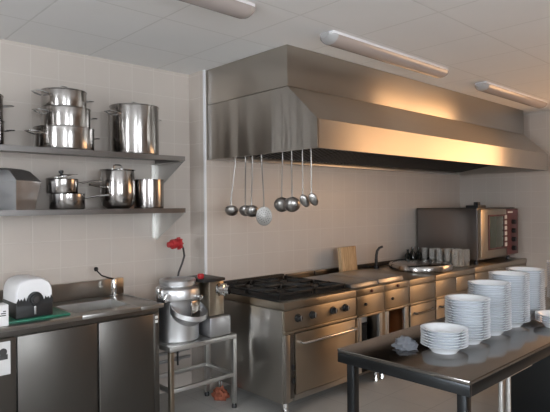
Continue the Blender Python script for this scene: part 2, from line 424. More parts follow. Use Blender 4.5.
for i in range(2):
    for j in range(2):
        bx0 = SX0+.045+i*.40; by0 = FY+.085+j*.385; w = .385; d = .37
        cx, cy = bx0+w/2, by0+d/2
        br = MB(); br.lathe([(0, .883), (.075, .883), (.07, .9), (.05, .902), (.05, .908), (0, .91)], 24, mat=T(cx, cy, 0))
        part('burner', br, M['iron'], stove)
        gr = MB(); z0, z1 = .908, .924
        gr.box(bx0, bx0+w, by0, by0+.016, z0, z1, .003).box(bx0, bx0+w, by0+d-.016, by0+d, z0, z1, .003)
        gr.box(bx0, bx0+.016, by0, by0+d, z0, z1, .003).box(bx0+w-.016, bx0+w, by0, by0+d, z0, z1, .003)
        for q in range(4):
            gr.box(.05, .19, -.007, .007, z0, z1+.004, .002, mat=T(cx, cy, 0) @ RZ(q*PI/2))
            gr.box(.06, .235, -.006, .006, z0, z1+.002, .002, mat=T(cx, cy, 0) @ RZ(q*PI/2+PI/4))
        for fx, fy in ((bx0+.01, by0+.01), (bx0+w-.01, by0+.01), (bx0+.01, by0+d-.01), (bx0+w-.01, by0+d-.01)):
            gr.box(fx-.008, fx+.008, fy-.008, fy+.008, .882, z0+.004)
        part('pan_support', gr, M['iron'], stove)
for kx in (2.86, 3.02, 3.265, 3.42):
    k = part('knob', MB().lathe([(0, .0), (.032, 0), (.032, .008), (.024, .012), (.022, .035), (.018, .038), (0, .038)], 24, mat=T(kx, FY-.006, .745) @ RX(PI/2)), M['black'], stove, label='black control knob')
    part('pointer', MB().box(-.004, .004, -.018, .022, .036, .043, .001, mat=T(kx, FY-.006, .745) @ RX(PI/2)), M['alu_dull'], k)
door = part('oven_door', MB().box(SX0+.115, SX1-.03, FY-.018, FY+.010, .175, .632, .006), M['steel_front'], stove)
hz = .565
part('handle', MB().tube([(SX0+.15, FY-.018, hz), (SX0+.15, FY-.06, hz), (SX0+.17, FY-.068, hz), (SX1-.09, FY-.068, hz), (SX1-.07, FY-.06, hz), (SX1-.07, FY-.018, hz)], .011, 12), M['chrome'], door)
part('door_post', MB().box(SX0+.012, SX0+.06, FY-.012, FY+.010, .13, .632, .004), M['steel_side'], stove)
part('hinge_strip', MB().box(SX0+.066, SX0+.108, FY-.006, FY+.010, .15, .632, .003), M['steel_dark'], stove)
for z in (.36, .26):
    part('hinge', MB().box(SX0+.078, SX0+.105, FY-.022, FY-.006, z, z+.045, .003), M['black'], stove)
part('plinth', MB().box(SX0+.11, SX1-.03, FY-.004, FY+.012, .125, .168, .003), M['steel_side'], stove)
legs(stove, SX0, SX1, FY+.03)

def open_unit(x0, x1, label, plate_mat, tall):
    t = thing('griddle_unit', label, 'griddle', ((x0+x1)/2, 3.28, 0), 0, 'griddle units beside the stove')
    part('side_panel', MB().box(x0+.002, x0+.022, FY+.0, YR-.02, .13, .814, .003), M['steel_front'], t)
    part('side_panel', MB().box(x1-.022, x1-.002, FY+.0, YR-.02, .13, .814, .003), M['steel_front'], t)
    part('floor_panel', MB().box(x0+.023, x1-.023, FY+.01, YR-.03, .13, .15), M['steel_dark'], t)
    part('back_panel', MB().box(x0+.023, x1-.023, YR-.05, YR-.03, .151, .62), M['black_metal'], t)
    part('control_panel', MB().box(x0+.004, x1-.004, FY-.006, FY+.5, .650, .812, .004), M['steel_front'], t)
    part('worktop', MB().box(x0, x1, FY-.012, YR-.02, .8155, .875, .008), M['steel_front'], t)
    part('trim_strip', MB().box(x0+.002, x1-.002, FY-.018, FY-.004, .630, .648, .004), M['steel_front'], t)
    part('front_post', MB().box(x0+.026, x0+.07, FY-.004, FY+.03, .151, .628, .004), M['steel_bright'], t)
    part('front_post', MB().box(x1-.07, x1-.026, FY-.004, FY+.03, .151, .628, .004), M['steel_bright'], t)
    part('knob', MB().lathe([(0, 0), (.014, 0), (.013, .014), (0, .016)], 16, mat=T(x0+.12, FY-.006, .735) @ RX(PI/2)), M['black'], t, label='small black knob')
    part('tap_knob', MB().lathe([(0, 0), (.014, 0), (.013, .014), (0, .016)], 16, mat=T((x0+x1)/2, FY-.012, .845) @ RX(PI/2)), M['oven_red'], t, label='small dark red button')
    pl = MB(); pl.prism([(FY+.05, .876), (FY+.065, .9+tall), (3.46, .905+tall), (3.48, .876)], 'x', x0+.006, x1-.006, bev=.004)
    part('griddle_plate', pl, plate_mat, t)
    part('splash_guard', MB().box(x0+.006, x1-.006, YR-.085, YR-.06, .876, .93, .003), M['steel_dark'], t)
    legs(t, x0, x1)
    return t
open_unit(3.574, 3.972, 'dark flat griddle unit with open base beside the stove', M['griddle'], .012)
open_unit(3.976, 4.374, 'pale griddle unit whose open base holds an orange brown pot', M['slab'], .015)
# things in the open bases
single('clay_pot', MB().lathe([(0, 0), (.10, 0), (.125, .03), (.13, .2), (.12, .235), (.125, .25), (.115, .25), (.11, .22), (.115, .03), (0, .02)], 28), M['rust'],
       'orange brown pot stored in the open base of the griddle unit', 'pot', (4.20, 3.10, .281))
single('storage_crate', MB().box(-.125, .125, -.2, .2, 0, .129, .008).box(-.1, .1, -.205, -.19, .03, .09, .004), M['black'],
       'dark crate in the open base under the orange brown pot', 'crate', (4.185, 3.12, .1505))
single('storage_box', MB().box(-.12, .12, -.2, .2, 0, .05, .004).box(-.124, .124, -.204, .204, .05, .07, .004), M['paper'],
       'pale box stored high in the open base of the dark griddle unit', 'box', (3.772, 3.15, .5345))
single('storage_bin', MB().box(-.125, .125, -.2, .2, 0, .365, .01).box(-.13, .13, -.205, .205, .365, .383, .004), M['black'],
       'black bin in the open base under the pale box', 'bin', (3.772, 3.15, .1505))

def door_unit(name, x0, x1, label, cat, doors, top=True):
    t = thing(name, label, cat, ((x0+x1)/2, 3.28, 0))
    part('body', MB().box(x0+.002, x1-.002, FY+.012, YR-.02, .13, .814, .004), M['steel_side'], t)
    part('worktop', MB().box(x0, x1, FY-.012, YR-.02, .8155, .875, .008), M['steel_front'], t)
    part('trim_strip', MB().box(x0+.002, x1-.002, FY-.018, FY-.002, .630, .648, .004), M['steel_front'], t)
    n = len(doors)
    for a, b in doors:
        dr = part('drawer_front', MB().box(a+.006, b-.006, FY-.008, FY+.011, .655, .810, .004), M['steel_front'], t)
        d = part('door', MB().box(a+.012, b-.012, FY-.012, FY+.011, .16, .622, .006), M['steel_front'], t)
        w = b-a
        part('handle', MB().tube([(a+.07, FY-.012, .55), (a+.07, FY-.045, .55), (b-.07, FY-.045, .55), (b-.07, FY-.012, .55)], .010, 10), M['steel_dark'], d)
    part('upstand', MB().box(x0, x1, YR-.05, YR-.02, .876, .92, .003), M['black_metal'], t)
    legs(t, x0, x1)
    return t
door_unit('cabinet', 4.378, 4.848, 'steel base cabinet with one bar-handled door beside the pale griddle unit', 'cabinet', [(4.378, 4.848)])
kt = door_unit('boiling_kettle', 4.852, 5.70, 'round boiling kettle set in a steel unit beside the glasses', 'boiling kettle', [(4.852, 5.276), (5.276, 5.70)])
kc = (5.10, 3.20)
kc = (5.19, 3.19)
part('kettle_rim', MB().lathe([(.335, .876), (.345, .884), (.345, .935), (.338, .945), (.318, .945), (.310, .938), (.310, .876)], 48, mat=T(*kc, 0)), M['pot'], kt)
ld = part('kettle_lid', MB().lathe([(.306, .915), (.306, .938), (.295, .946), (.2, .955), (.08, .96), (0, .961)], 48, mat=T(*kc, 0)), M['pot'], kt)
part('lid_knob', MB().lathe([(.012, .979), (.012, 1.0), (.024, 1.006), (.022, 1.02), (0, 1.023)], 16, mat=T(kc[0]-.1, kc[1]-.18, -.024)), M['black'], ld)
part('tap', MB().lathe([(0, .876), (.03, .876), (.03, .90), (.018, .91), (.018, .98), (0, .98)], 16, mat=T(4.93, 3.60, 0)).tube(
    [(4.93, 3.60, .96), (4.932, 3.598, 1.02), (4.938, 3.592, 1.07), (4.955, 3.575, 1.105), (4.985, 3.55, 1.12)], [.016, .016, .015, .014, .013], 10), M['black'], kt, label='black curved filling tap')
ct = door_unit('counter_unit', 5.704, 7.13, 'long steel counter unit carrying the oven in the corner', 'counter', [(5.704, 6.18), (6.18, 6.655), (6.655, 7.13)])

# wooden board against the wall
b = single('cutting_board', MB().box(-.15, .15, -.022, .022, 0, .275, .006), M['wood'], 'pale wooden board standing against the wall behind the pale griddle', 'cutting board', (4.40, 3.57, .8775))
b.rotation_euler = (-.08, 0, .12)

# ------------------------------------------------------------------ oven
OX0, OX1, OY0, OY1, OZ0, OZ1 = 5.95, 6.98, 2.86, 3.70, .93, 1.53
ov = thing('combi_oven', 'large steel countertop oven with glass door in the far corner', 'oven', ((OX0+OX1)/2, (OY0+OY1)/2, .875))
part('body', MB().box(OX0, OX1, OY0+.045, OY1, OZ0, OZ1, .006), M['oven_side'], ov)
part('top_plate', MB().box(OX0-.005, OX1+.002, OY0+.04, OY1+.003, OZ1+.001, OZ1+.014, .004), M['steel_dark'], ov)
od = part('door', MB().box(OX0+.004, OX0+.69, OY0, OY0+.043, OZ0+.02, OZ1-.005, .008), M['steel_front'], ov)
part('window', MB().box(OX0+.21, OX0+.60, OY0-.006, OY0-.0005, OZ0+.13, OZ1-.09, .004), M['oven_glass'], od, label='dark green oven glass')
part('window_frame', MB().box(OX0+.18, OX0+.209, OY0-.008, OY0-.0005, OZ0+.11, OZ1-.07, .003).box(OX0+.601, OX0+.68, OY0-.008, OY0-.0005, OZ0+.11, OZ1-.07, .003)
     .box(OX0+.209, OX0+.601, OY0-.008, OY0-.0005, OZ0+.11, OZ0+.129, .003).box(OX0+.209, OX0+.601, OY0-.008, OY0-.0005, OZ1-.089, OZ1-.07, .003), M['oven_red'], od)
cp = part('control_panel', MB().box(OX0+.70, OX1, OY0, OY0+.043, OZ0+.02, OZ1-.005, .006), M['oven_red'], ov, label='dark red control panel')
for k in range(6):
    z = OZ0+.135+k*.068
    part('button', MB().box(OX0+.612, OX0+.668, OY0-.016, OY0-.0085, z, z+.045, .003), M['button'], od, label='pale square marking')
for k in range(4):
    z = OZ0+.10+k*.11
    part('knob', MB().lathe([(0, 0), (.032, 0), (.028, .04), (0, .042)], 20, mat=T(OX0+.86, OY0, z) @ RX(PI/2)), M['black'], cp)
part('name_plate', MB().box(OX0+.72, OX0+.86, OY0-.004, OY0-.0005, OZ1-.055, OZ1-.035, .001), M['button'], ov, label='pale name strip')
part('vent_cap', MB().box(OX0+.10, OX0+.30, OY0+.08, OY0+.24, OZ1+.0145, OZ1+.045, .006).box(OX0+.14, OX0+.2, OY0+.1, OY0+.16, OZ1+.045, OZ1+.085, .006), M['black'], ov, label='black vent cap')
for lx in (OX0+.08, OX1-.08):
    for ly in (OY0+.1, OY1-.08):
        part('foot', MB().lathe([(0, .8755), (.025, .8755), (.02, .93), (0, .93)], 14, mat=T(lx, ly, 0)), M['black'], ov)

# glasses and bottles between kettle and oven
def glass_mesh(h, r):
    return MB().lathe([(0, 0), (r*.8, 0), (r*.83, .004), (r, h), (r-.0025, h), (r*.78, .012), (0, .010)], 20)
gp = [(5.64, 3.02), (5.735, 3.00), (5.83, 2.98), (5.66, 3.13), (5.76, 3.115), (5.855, 3.09), (5.68, 3.24), (5.78, 3.225), (5.87, 3.20), (5.70, 3.35), (5.80, 3.335), (5.72, 3.46)]
gl = ['drinking glass on the counter edge, closest to the kettle lid', 'drinking glass in the front row, second from the kettle', 'drinking glass in the front row, standing against the oven side',
      'drinking glass in the second row, on the kettle side', 'drinking glass in the middle of the second row', 'drinking glass in the second row, against the oven side',
      'drinking glass in the third row, on the kettle side', 'drinking glass in the middle of the third row', 'drinking glass in the third row, against the oven side',
      'drinking glass in the fourth row, on the kettle side', 'drinking glass in the fourth row, on the oven side', 'lone drinking glass behind the fourth row by the bottles']
g0 = None
for (x, y), lb in zip(gp, gl):
    if g0 is None:
        g0 = single('drinking_glass', glass_mesh(.19, .037), M['glass'], lb, 'glass', (x, y, .8755), 0, 'drinking glasses beside the oven')
    else: dup(g0, (x, y, .8755), random.uniform(0, 3), lb)
def bottle(x, y, h, label):
    single('bottle', MB().lathe([(0, 0), (.036, 0), (.038, .01), (.038, h*.6), (.014, h*.78), (.013, h*.97), (.016, h*.97), (.016, h), (0, h)], 20), M['bottle'], label, 'bottle', (x, y, .8755), 0, 'dark bottles by the wall')
bottle(5.60, 3.62, .17, 'short dark bottle by the wall behind the kettle')
bottle(5.72, 3.63, .19, 'dark bottle by the wall, between two other bottles')
bottle(5.84, 3.62, .18, 'dark bottle by the wall, closest to the oven')

# ------------------------------------------------------------------ work table
TX0, TY0, TY1, TX1 = 2.035, 1.03, 1.73, 5.1
tb = thing('work_table', 'long stainless steel work table carrying the stacks of plates', 'table', ((TX0+TX1)/2, (TY0+TY1)/2, 0))
part('table_top', MB().box(TX0, TX1, TY0, TY1, .862, .88, .005), M['steel_table'], tb)
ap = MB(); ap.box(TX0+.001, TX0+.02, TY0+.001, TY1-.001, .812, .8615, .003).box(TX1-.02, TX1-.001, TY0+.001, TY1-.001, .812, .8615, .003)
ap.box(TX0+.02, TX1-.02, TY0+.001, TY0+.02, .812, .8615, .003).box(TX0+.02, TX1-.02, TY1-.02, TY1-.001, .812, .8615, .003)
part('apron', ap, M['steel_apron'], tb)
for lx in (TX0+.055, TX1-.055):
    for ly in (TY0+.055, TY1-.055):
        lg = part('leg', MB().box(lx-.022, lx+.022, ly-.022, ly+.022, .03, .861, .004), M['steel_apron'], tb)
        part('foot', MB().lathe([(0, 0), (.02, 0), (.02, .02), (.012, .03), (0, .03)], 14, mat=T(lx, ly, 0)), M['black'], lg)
for lx in (2.44, 2.52):
    part('tube_leg', MB().tube([(lx, 1.085, .0), (lx, 1.085, .812)], .012, 14), M['chrome'], tb, label='chrome tube leg')
part('lower_rail', MB().box(2.33, 2.68, 1.035, 1.047, .806, .814, .002), M['steel_bright'], tb, label='bright rail under the table edge')
part('leg_bracket', MB().box(2.40, 2.56, 1.047, 1.11, .808, .817, .002), M['steel_side'], tb)
cb = thing('undercounter_cabinet', 'dark undercounter cabinet standing below the far part of the work table', 'cabinet', (4.4, 1.37, 0))
part('body', MB().box(3.86, 4.95, 1.10, 1.66, .08, .80, .006), M['black_metal'], cb)
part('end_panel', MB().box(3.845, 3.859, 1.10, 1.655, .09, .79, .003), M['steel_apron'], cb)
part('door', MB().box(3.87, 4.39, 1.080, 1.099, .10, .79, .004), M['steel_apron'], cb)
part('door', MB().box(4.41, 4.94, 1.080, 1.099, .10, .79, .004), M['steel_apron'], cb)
for lx in (3.92, 4.89):
    for ly in (1.16, 1.6):
        part('foot', MB().lathe([(0, 0), (.02, 0), (.02, .08), (0, .08)], 12, mat=T(lx, ly, 0)), M['black'], cb)

# plates: every one its own object
R = .1125
plate_prof = [(0, .0045), (.052, .0045), (.054, 0), (.061, 0), (.064, .006), (.078, .018), (.092, .030), (.100, .0345), (R-.002, .0365), (R, .038), (R-.002, .039), (.099, .0375), (.090, .0335), (.076, .0215), (.062, .0105), (.05, .009), (0, .009)]
plate_me = MB().lathe(plate_prof, 40).mesh('plate', M['china'], 40)
ORD = 'topmost second third fourth fifth sixth seventh eighth ninth tenth eleventh twelfth thirteenth fourteenth fifteenth sixteenth seventeenth eighteenth nineteenth twentieth'.split()
ORD += ['twenty-'+w for w in 'first second third fourth fifth sixth seventh eighth ninth'.split()]+['thirtieth']
stacks = [((2.365, 1.328), 7, 'short stack by the plastic film'),
          ((2.61, 1.333), 16, 'tall stack second from the table corner'),
          ((2.868, 1.335), 20, 'tall stack third from the table corner'),
          ((3.135, 1.340), 22, 'tall stack fourth from the table corner'),
          ((3.41, 1.355), 22, 'tall stack fifth from the table corner'),
          ((3.28, 1.13), 4, 'low stack on the table edge'),
          ((4.13, 1.37), 21, 'farthest tall stack at the picture edge')]
PITCH = .0128
for (sx, sy), n, desc in stacks:
    for k in range(n):
        o = bpy.data.objects.new('plate', plate_me); C.objects.link(o)
        o.location = (sx+random.uniform(-.0012, .0012), sy+random.uniform(-.0012, .0012), .8804+k*PITCH)
        o.rotation_euler = (0, 0, random.uniform(0, 6.28))
        i = n-1-k
        o['label'] = (f'white plate, topmost in the {desc}' if i == 0 else
                      f'white plate, bottom one of the {desc}' if k == 0 else f'white plate, {ORD[i]} from the top in the {desc}')
        o['category'] = 'plate'; o['group'] = 'plates stacked on the steel table'
film = MB(); film.blob((.05, .05, .034), 5.3, .6, 4, 3.0)
single('plastic_film', film, M['film'], 'crumpled clear plastic film on the table beside the short plate stack', 'plastic film', (2.27, 1.49, .8805), smooth=180)

# ------------------------------------------------------------------ wall shelves
def shelf(z, label):
    x0, x1, y0, y1 = -.4, 2.335, 3.525, YL-.002
    t = thing('wall_shelf', label, 'shelf', ((x0+x1)/2, y1, z))
    m = MB(); m.box(x0, x1, y0, y1, z-.004, z).box(x0, x1, y0, y0+.004, z-.036, z-.004).box(x0, x0+.004, y0, y1, z-.036, z-.004).box(x1-.004, x1, y0, y1, z-.036, z-.004)
    part('shelf_board', m, M['steel_shelf'], t)
    for bx in (2.328, -.3):
        b = MB(); b.prism([(y0+.004, z-.0365), (y1, z-.0365), (y1, z-.27), (y1-.02, z-.27)], 'x', bx, bx+.003)
        b.box(bx-.028, bx, y1-.004, y1, z-.25, z-.037).box(bx-.03, bx, y0+.02, y1-.004, z-.041, z-.037)
        part('bracket', b, M['steel_bright'], t, label='bright triangular bracket')
ZU, ZL = 1.99, 1.584
shelf(ZU, 'upper steel wall shelf carrying the large cooking pots')
shelf(ZL, 'lower steel wall shelf carrying saucepans and small pots')

def pot(x, y, z, r, h, label, name='cooking_pot', ax=0.0, hz=.75, lid=True, mat='pot', group=None, two=True, bulge=0, loop=True, hl=.085):
    t = thing(name, label, 'pot', (x, y, z), ax, group)
    w = .003
    if bulge:
        prof = [(0, 0), (r*.62, 0), (r*.86, h*.08), (r*.98, h*.25), (r, h*.5), (r*.97, h*.8), (r*.93, h*.97), (r*.97, h), (r*.96, h+.002), (r*.91, h*.96), (r*.96, h*.5), (r*.6, .006), (0, .006)]
    else:
        prof = [(0, 0), (r*.95, 0), (r*.985, .004), (r, .014), (r, h-.006), (r+.004, h-.003), (r+.004, h), (r-w, h), (r-w, .012), (r-.012, .005), (0, .005)]
    part('pot_body', MB().lathe(prof, 48), M[mat], t, world=False)
    if lid:
        l = part('lid', MB().lathe([(0, h+.016), (r*.5, h+.012), (r*.93, h+.005), (r+.003, h+.003), (r+.003, h+.0005), (r*.9, h+.0012), (0, h+.008)], 48), M[mat], t, world=False)
        part('lid_knob', MB().tube([(-.035, 0, h+.012), (-.032, 0, h+.034), (-.018, 0, h+.042), (.018, 0, h+.042), (.032, 0, h+.034), (.035, 0, h+.012)], .005, 8), M['chrome'], l, world=False)
    if two:
        for s in (1, -1):
            zz = h*hz
            pts = [(s*(r-.001), -.045, zz-.008), (s*(r+hl*.6), -.045, zz), (s*(r+hl), -.03, zz+.004), (s*(r+hl), .03, zz+.004), (s*(r+hl*.6), .045, zz), (s*(r-.001), .045, zz-.008)]
            part('handle', MB().tube(pts, .0055, 8), M['chrome'], t, world=False)
    return t
G1 = 'large pots on the upper shelf'
PY = 3.745
A = .3
pot(1.475, PY, ZU+.0005, .20, .16, 'wide casserole pot at the bottom of the three-pot stack', ax=A, lid=False, group=G1, hz=.72)
pot(1.49, PY, ZU+.1615, .162, .14, 'middle casserole pot of the three-pot stack on the upper shelf', ax=A, lid=False, group=G1, hz=.72)
pot(1.475, PY, ZU+.3025, .15, .118, 'smallest lidded pot on top of the three-pot stack', ax=A, lid=True, group=G1, hz=.72)
pot(2.02, PY, ZU+.0005, .184, .375, 'tall lidded stockpot alone near the shelf end', name='stockpot', ax=A, lid=True, group=G1, hz=.82)
pot(.905, PY, ZU+.0005, .17, .165, 'lower pot of the pair cut off at the picture edge', ax=A, lid=False, group=G1)
pot(.905, PY, ZU+.1665, .165, .16, 'upper pot of the pair cut off at the picture edge', ax=A, lid=True, group=G1)

# lower shelf
hp = thing('steel_container', 'tapered steel container with a sloped lid at the near end of the lower shelf', 'container', (1.09, 3.745, ZL+.0005), .66)
def rect(hx, hy, z, dx=0, dy=0): return [(-hx+dx, -hy+dy, z), (hx+dx, -hy+dy, z), (hx+dx, hy+dy, z), (-hx+dx, hy+dy, z)]
part('container_body', MB().loft([rect(.10, .14, 0), rect(.128, .162, .18)]), M['alu_dull'], hp, world=False, smooth=20)
part('container_lid', MB().loft([rect(.132, .166, .1805), rect(.132, .166, .188), rect(.11, .12, .255, 0, .02), rect(.08, .09, .27, 0, .025)]), M['alu_dull'], hp, world=False, smooth=20)
part('side_handle', MB().tube([(.122, -.05, .165), (.16, -.05, .17), (.16, .05, .17), (.122, .05, .165)], .006, 8), M['chrome'], hp, world=False)

def saucepan(x, y, z, r, h, label, ang, ln=.2, lid=False):
    t = thing('saucepan', label, 'saucepan', (x, y, z), ang, 'saucepans on the lower shelf')
    w = .003
    part('pan_body', MB().lathe([(0, 0), (r*.95, 0), (r, .01), (r, h-.004), (r+.004, h), (r-w, h), (r-w, .011), (r-.012, .004), (0, .004)], 40), M['pot'], t, world=False)
    z1 = h*.7
    part('pan_handle', MB().tube([(r-.002, 0, z1), (r+.03, 0, z1+.008), (r+ln*.6, 0, z1+.02), (r+ln, 0, z1+.025)], [.006, .007, .008, .007], 10), M['chrome'], t, world=False)
    if lid:
        mt = T(.012, -.0, h+.001) @ RY(-.1)
        l = part('lid', MB().lathe([(0, .018), (r*.5, .014), (r*.95, .005), (r*1.02, .003), (r*1.02, 0), (r*.9, 0), (0, .01)], 40, mat=T(0, 0, h+.018) @ RY(-.16)), M['pot_brushed'], t, world=False)
        part('lid_knob', MB().lathe([(0, .016), (.008, .016), (.009, .03), (.017, .035), (.016, .05), (0, .054)], 16, mat=T(0, 0, h+.012) @ RY(-.16)), M['black'], l, world=False)
    return t
saucepan(1.485, 3.73, ZL+.0005, .118, .11, 'wider saucepan under a smaller one on the lower shelf', -.25, .17)
saucepan(1.45, 3.73, ZL+.111, .105, .10, 'smaller saucepan with black-knobbed lid stacked on a wider one', -.1, .18, True)
rp = pot(1.878, 3.75, ZL+.0005, .130, .29, 'round-bellied pot with a side bar handle on the lower shelf', name='bellied_pot', ax=0, lid=True, group='pots on the lower shelf', bulge=1, two=False)
part('pan_handle', MB().tube([(-.126, -.03, .16), (-.18, -.045, .166), (-.25, -.065, .175)], [.006, .008, .007], 10), M['chrome'], rp, world=False)
pot(2.135, 3.74, ZL+.0005, .116, .225, 'narrow straight pot at the end of the lower shelf', name='narrow_pot', lid=False, group='pots on the lower shelf', two=False, mat='pot')

# ------------------------------------------------------------------ sink unit
KX0, KX1, KF = -1.2, 2.02, 3.34
sk = thing('sink_unit', 'long steel sink counter with dull cabinet doors below the wall shelves', 'sink unit', ((KX0+KX1)/2, 3.66, 0))
bx0, bx1, by0, by1 = 1.42, 1.84, 3.46, 3.80
top = MB()
top.box(KX0, bx0, KF, YL-.002, .872, .90, .003).box(bx1, KX1, KF, YL-.002, .872, .90, .003).box(bx0, bx1, KF, by0, .872, .90, .003).box(bx0, bx1, by1, YL-.002, .872, .90, .003)
part('worktop', top, M['steel_top'], sk)
bas = MB()
bas.box(bx0, bx1, by0, by1, .79, .794).box(bx0, bx0+.004, by0, by1, .794, .8985).box(bx1-.004, bx1, by0, by1, .794, .8985).box(bx0, bx1, by0, by0+.004, .794, .8985).box(bx0, bx1, by1-.004, by1, .794, .8985)
part('basin', bas, M['steel_bright'], sk)
part('drain', MB().lathe([(0, .7945), (.035, .7945), (.035, .798), (.02, .797), (0, .796)], 20, mat=T(1.63, 3.63, 0)), M['chrome'], sk)
part('backsplash', MB().box(KX0, KX1-.0, YL-.03, YL-.003, .9005, 1.03, .003), M['steel_side'], sk)
part('edge_rim', MB().box(KX1-.028, KX1-.012, KF+.08, YL-.04, .9005, .907, .003), M['steel_bright'], sk, label='bright raised rim')
part('body', MB().box(KX0+.02, KX1-.03, KF+.04, YL-.02, .12, .69, .003).box(KX0+.02, KX1-.03, KF+.04, KF+.06, .69, .871), M['steel_dark'], sk)
part('front_rail', MB().box(KX0+.02, KX1-.03, KF+.022, KF+.039, .835, .871, .002), M['steel_dark'], sk)
part('corner_post', MB().box(KX1-.072, KX1-.03, KF+.02, KF+.039, .12, .834, .003), M['steel_dark'], sk)
for z in (.795, .765):
    part('post_label', MB().box(KX1-.062, KX1-.040, KF+.016, KF+.0195, z, z+.02, .001), M['button'], sk, label='small pale square sticker')
for a, b in ((1.535, 1.945), (1.03, 1.525), (.53, 1.02), (.02, .52)):
    d = part('door', MB().box(a, b, KF+.016, KF+.038, .13, .832, .004), M['steel_dark'], sk)
    if a > 1.5: part('door_edge', MB().box(a-.001, a+.008, KF+.009, KF+.0155, .135, .83, .002), M['steel_shelf'], d)
for lx in (KX0+.08, .4, 1.02, KX1-.06):
    for ly in (KF+.07, YL-.08):
        part('leg', MB().lathe([(0, 0), (.022, 0), (.02, .12), (0, .12)], 14, mat=T(lx, ly, 0)), M['black'], sk)
fx, fy = 1.905, 3.885
fc = part('faucet', MB().lathe([(0, .9005), (.03, .9005), (.03, .912), (.021, .918), (.02, 1.03), (.016, 1.04), (0, 1.042)], 20, mat=T(fx, fy, 0)), M['chrome'], sk)
part('spout', MB().tube([(fx, fy, .955), (fx-.03, fy-.05, .965), (fx-.07, fy-.12, .955), (fx-.085, fy-.145, .93)], [.012, .012, .011, .012], 12), M['chrome'], fc)
part('lever', MB().tube([(fx, fy, 1.035), (fx-.05, fy-.01, 1.05), (fx-.11, fy-.02, 1.075), (fx-.155, fy-.03, 1.12)], [.007, .006, .006, .006], 8).lathe(
    [(0, -.018), (.012, -.014), (.017, 0), (.012, .014), (0, .018)], 14, mat=T(fx-.157, fy-.03, 1.128)), M['black'], fc, label='black lever with ball end')
# things on the sink counter
single('cutting_mat', MB().box(-.19, .19, -.16, .16, 0, .014, .005), M['green'], 'green plastic board lying under the white domed box', 'cutting board', (1.185, 3.575, .9005), .0)
bb = thing('domed_box', 'white domed box with black base and round black knob on the green board', 'box', (1.16, 3.575, .915))
def arch(hx, z0, z1, n=14, e=3.2):
    pts = [(-hx, z0)]
    for k in range(n+1):
        a = PI-PI*k/n
        c, s_ = math.cos(a), math.sin(a)
        pts.append((hx*math.copysign(abs(c)**(2/e), c)*(.93 if s_ > .9 else 1), z0+(z1-z0)*abs(s_)**(2/e)))
    pts.append((hx, z0))
    out = []
    for p in pts:
        if not out or (abs(p[0]-out[-1][0])+abs(p[1]-out[-1][1])) > 1e-4: out.append(p)
    return out
rings = []
for yy, sc in ((-.138, .93), (-.128, .985), (-.11, 1.0), (.11, 1.0), (.128, .96), (.138, .88)):
    rings.append([(p[0]*sc, yy, .10+(p[1]-.10)*sc) for p in arch(.112, .10, .245)])
part('lid', MB().loft(rings), M['white'], bb, world=False)
part('base', MB().box(-.112, .112, -.136, .136, 0, .099, .008), M['black'], bb, world=False, label='black base')
zig = [(-.108, .08)]
for k in range(25): zig.append((-.108+k*.009, .103+(.020 if k % 2 else 0)+.004*(k % 3)))
zig.append((.108, .08))
te = MB().prism(zig, 'y', -.146, -.1375)
part('toothed_edge', te, M['black'], bb, world=False)
kn = part('knob', MB().lathe([(0, 0), (.046, 0), (.046, .006), (.034, .008), (.032, .022), (0, .024)], 28, mat=T(0, -.1385, .115) @ RX(PI/2)), M['black'], bb, world=False)
part('knob_cap', MB().lathe([(0, .0245), (.022, .0245), (.018, .029), (0, .030)], 20, mat=T(0, -.1385, .115) @ RX(PI/2)), M['hose'], kn, world=False)
part('latch', MB().box(-.006, .006, -.145, -.137, .02, .075, .002), M['alu_dull'], bb, world=False)
ca = thing('carton', 'small white carton with dark print at the near end of the sink counter', 'carton', (.915, 3.43, .9005))
part('carton_body', MB().box(-.075, .075, -.05, .05, 0, .125, .002), M['white'], ca, world=False)
pr = MB()
for k in range(3): pr.box(.02+.012*k, .06, -.0512, -.0502, .06+.012*k, .066+.012*k)
part('print', pr, M['ink'], ca, world=False, label='dark printed marks')
nt_ = thing('notice', 'pale paper notice with a dark mark on the cabinet front', 'notice', (.93, KF+.0145, .62))
part('sheet', MB().box(-.13, .06, -.0006, .0006, 0, .195), M['paper'], nt_, world=False)
dm = MB(); dm.lathe([(0, 0), (.022, 0), (.022, .0006), (0, .0006)], 16, mat=T(.02, -.0008, .135) @ RX(PI/2)).box(.0, .045, -.0014, -.0008, .09, .12)
part('mark', dm, M['ink'], nt_, world=False)

# ------------------------------------------------------------------ peeler stand and potato peeler
PX0, PX1, PF, PB = 2.03, 2.64, 3.28, 3.68; PT = .585
st = thing('peeler_stand', 'low square-tube steel stand between the sink counter and the stove', 'stand', ((PX0+PX1)/2, (PF+PB)/2, 0))
s_ = .017
for lx in (PX0+s_, PX1-s_):
    for ly in (PF+s_, PB-s_):
        lg = part('leg', MB().box(lx-s_, lx+s_, ly-s_, ly+s_, .035, PT-.036, .003), M['steel_bright'] if lx > 2.3 else M['steel_front'], st)
        part('foot', MB().lathe([(0, 0), (.02, 0), (.02, .02), (.013, .035), (0, .035)], 14, mat=T(lx, ly, 0)), M['black'], lg)
tr = MB()
tr.box(PX0, PX1, PF, PF+.034, PT-.035, PT, .003).box(PX0, PX1, PB-.034, PB, PT-.035, PT, .003)
tr.box(PX0, PX0+.034, PF+.034, PB-.034, PT-.035, PT, .003).box(PX1-.034, PX1, PF+.034, PB-.034, PT-.035, PT, .003)
tr.box(PX0+.034, PX1-.034, PF+.034, PB-.034, PT-.006, PT-.001)
part('top_frame', tr, M['steel_bright'], st)
part('lower_rail', MB().box(PX0+.034, PX1-.034, PF+.004, PF+.030, .25, .28, .003), M['steel_bright'], st)
part('lower_rail', MB().box(PX0+.034, PX1-.034, PB-.030, PB-.004, .25, .28, .003), M['steel_bright'], st)
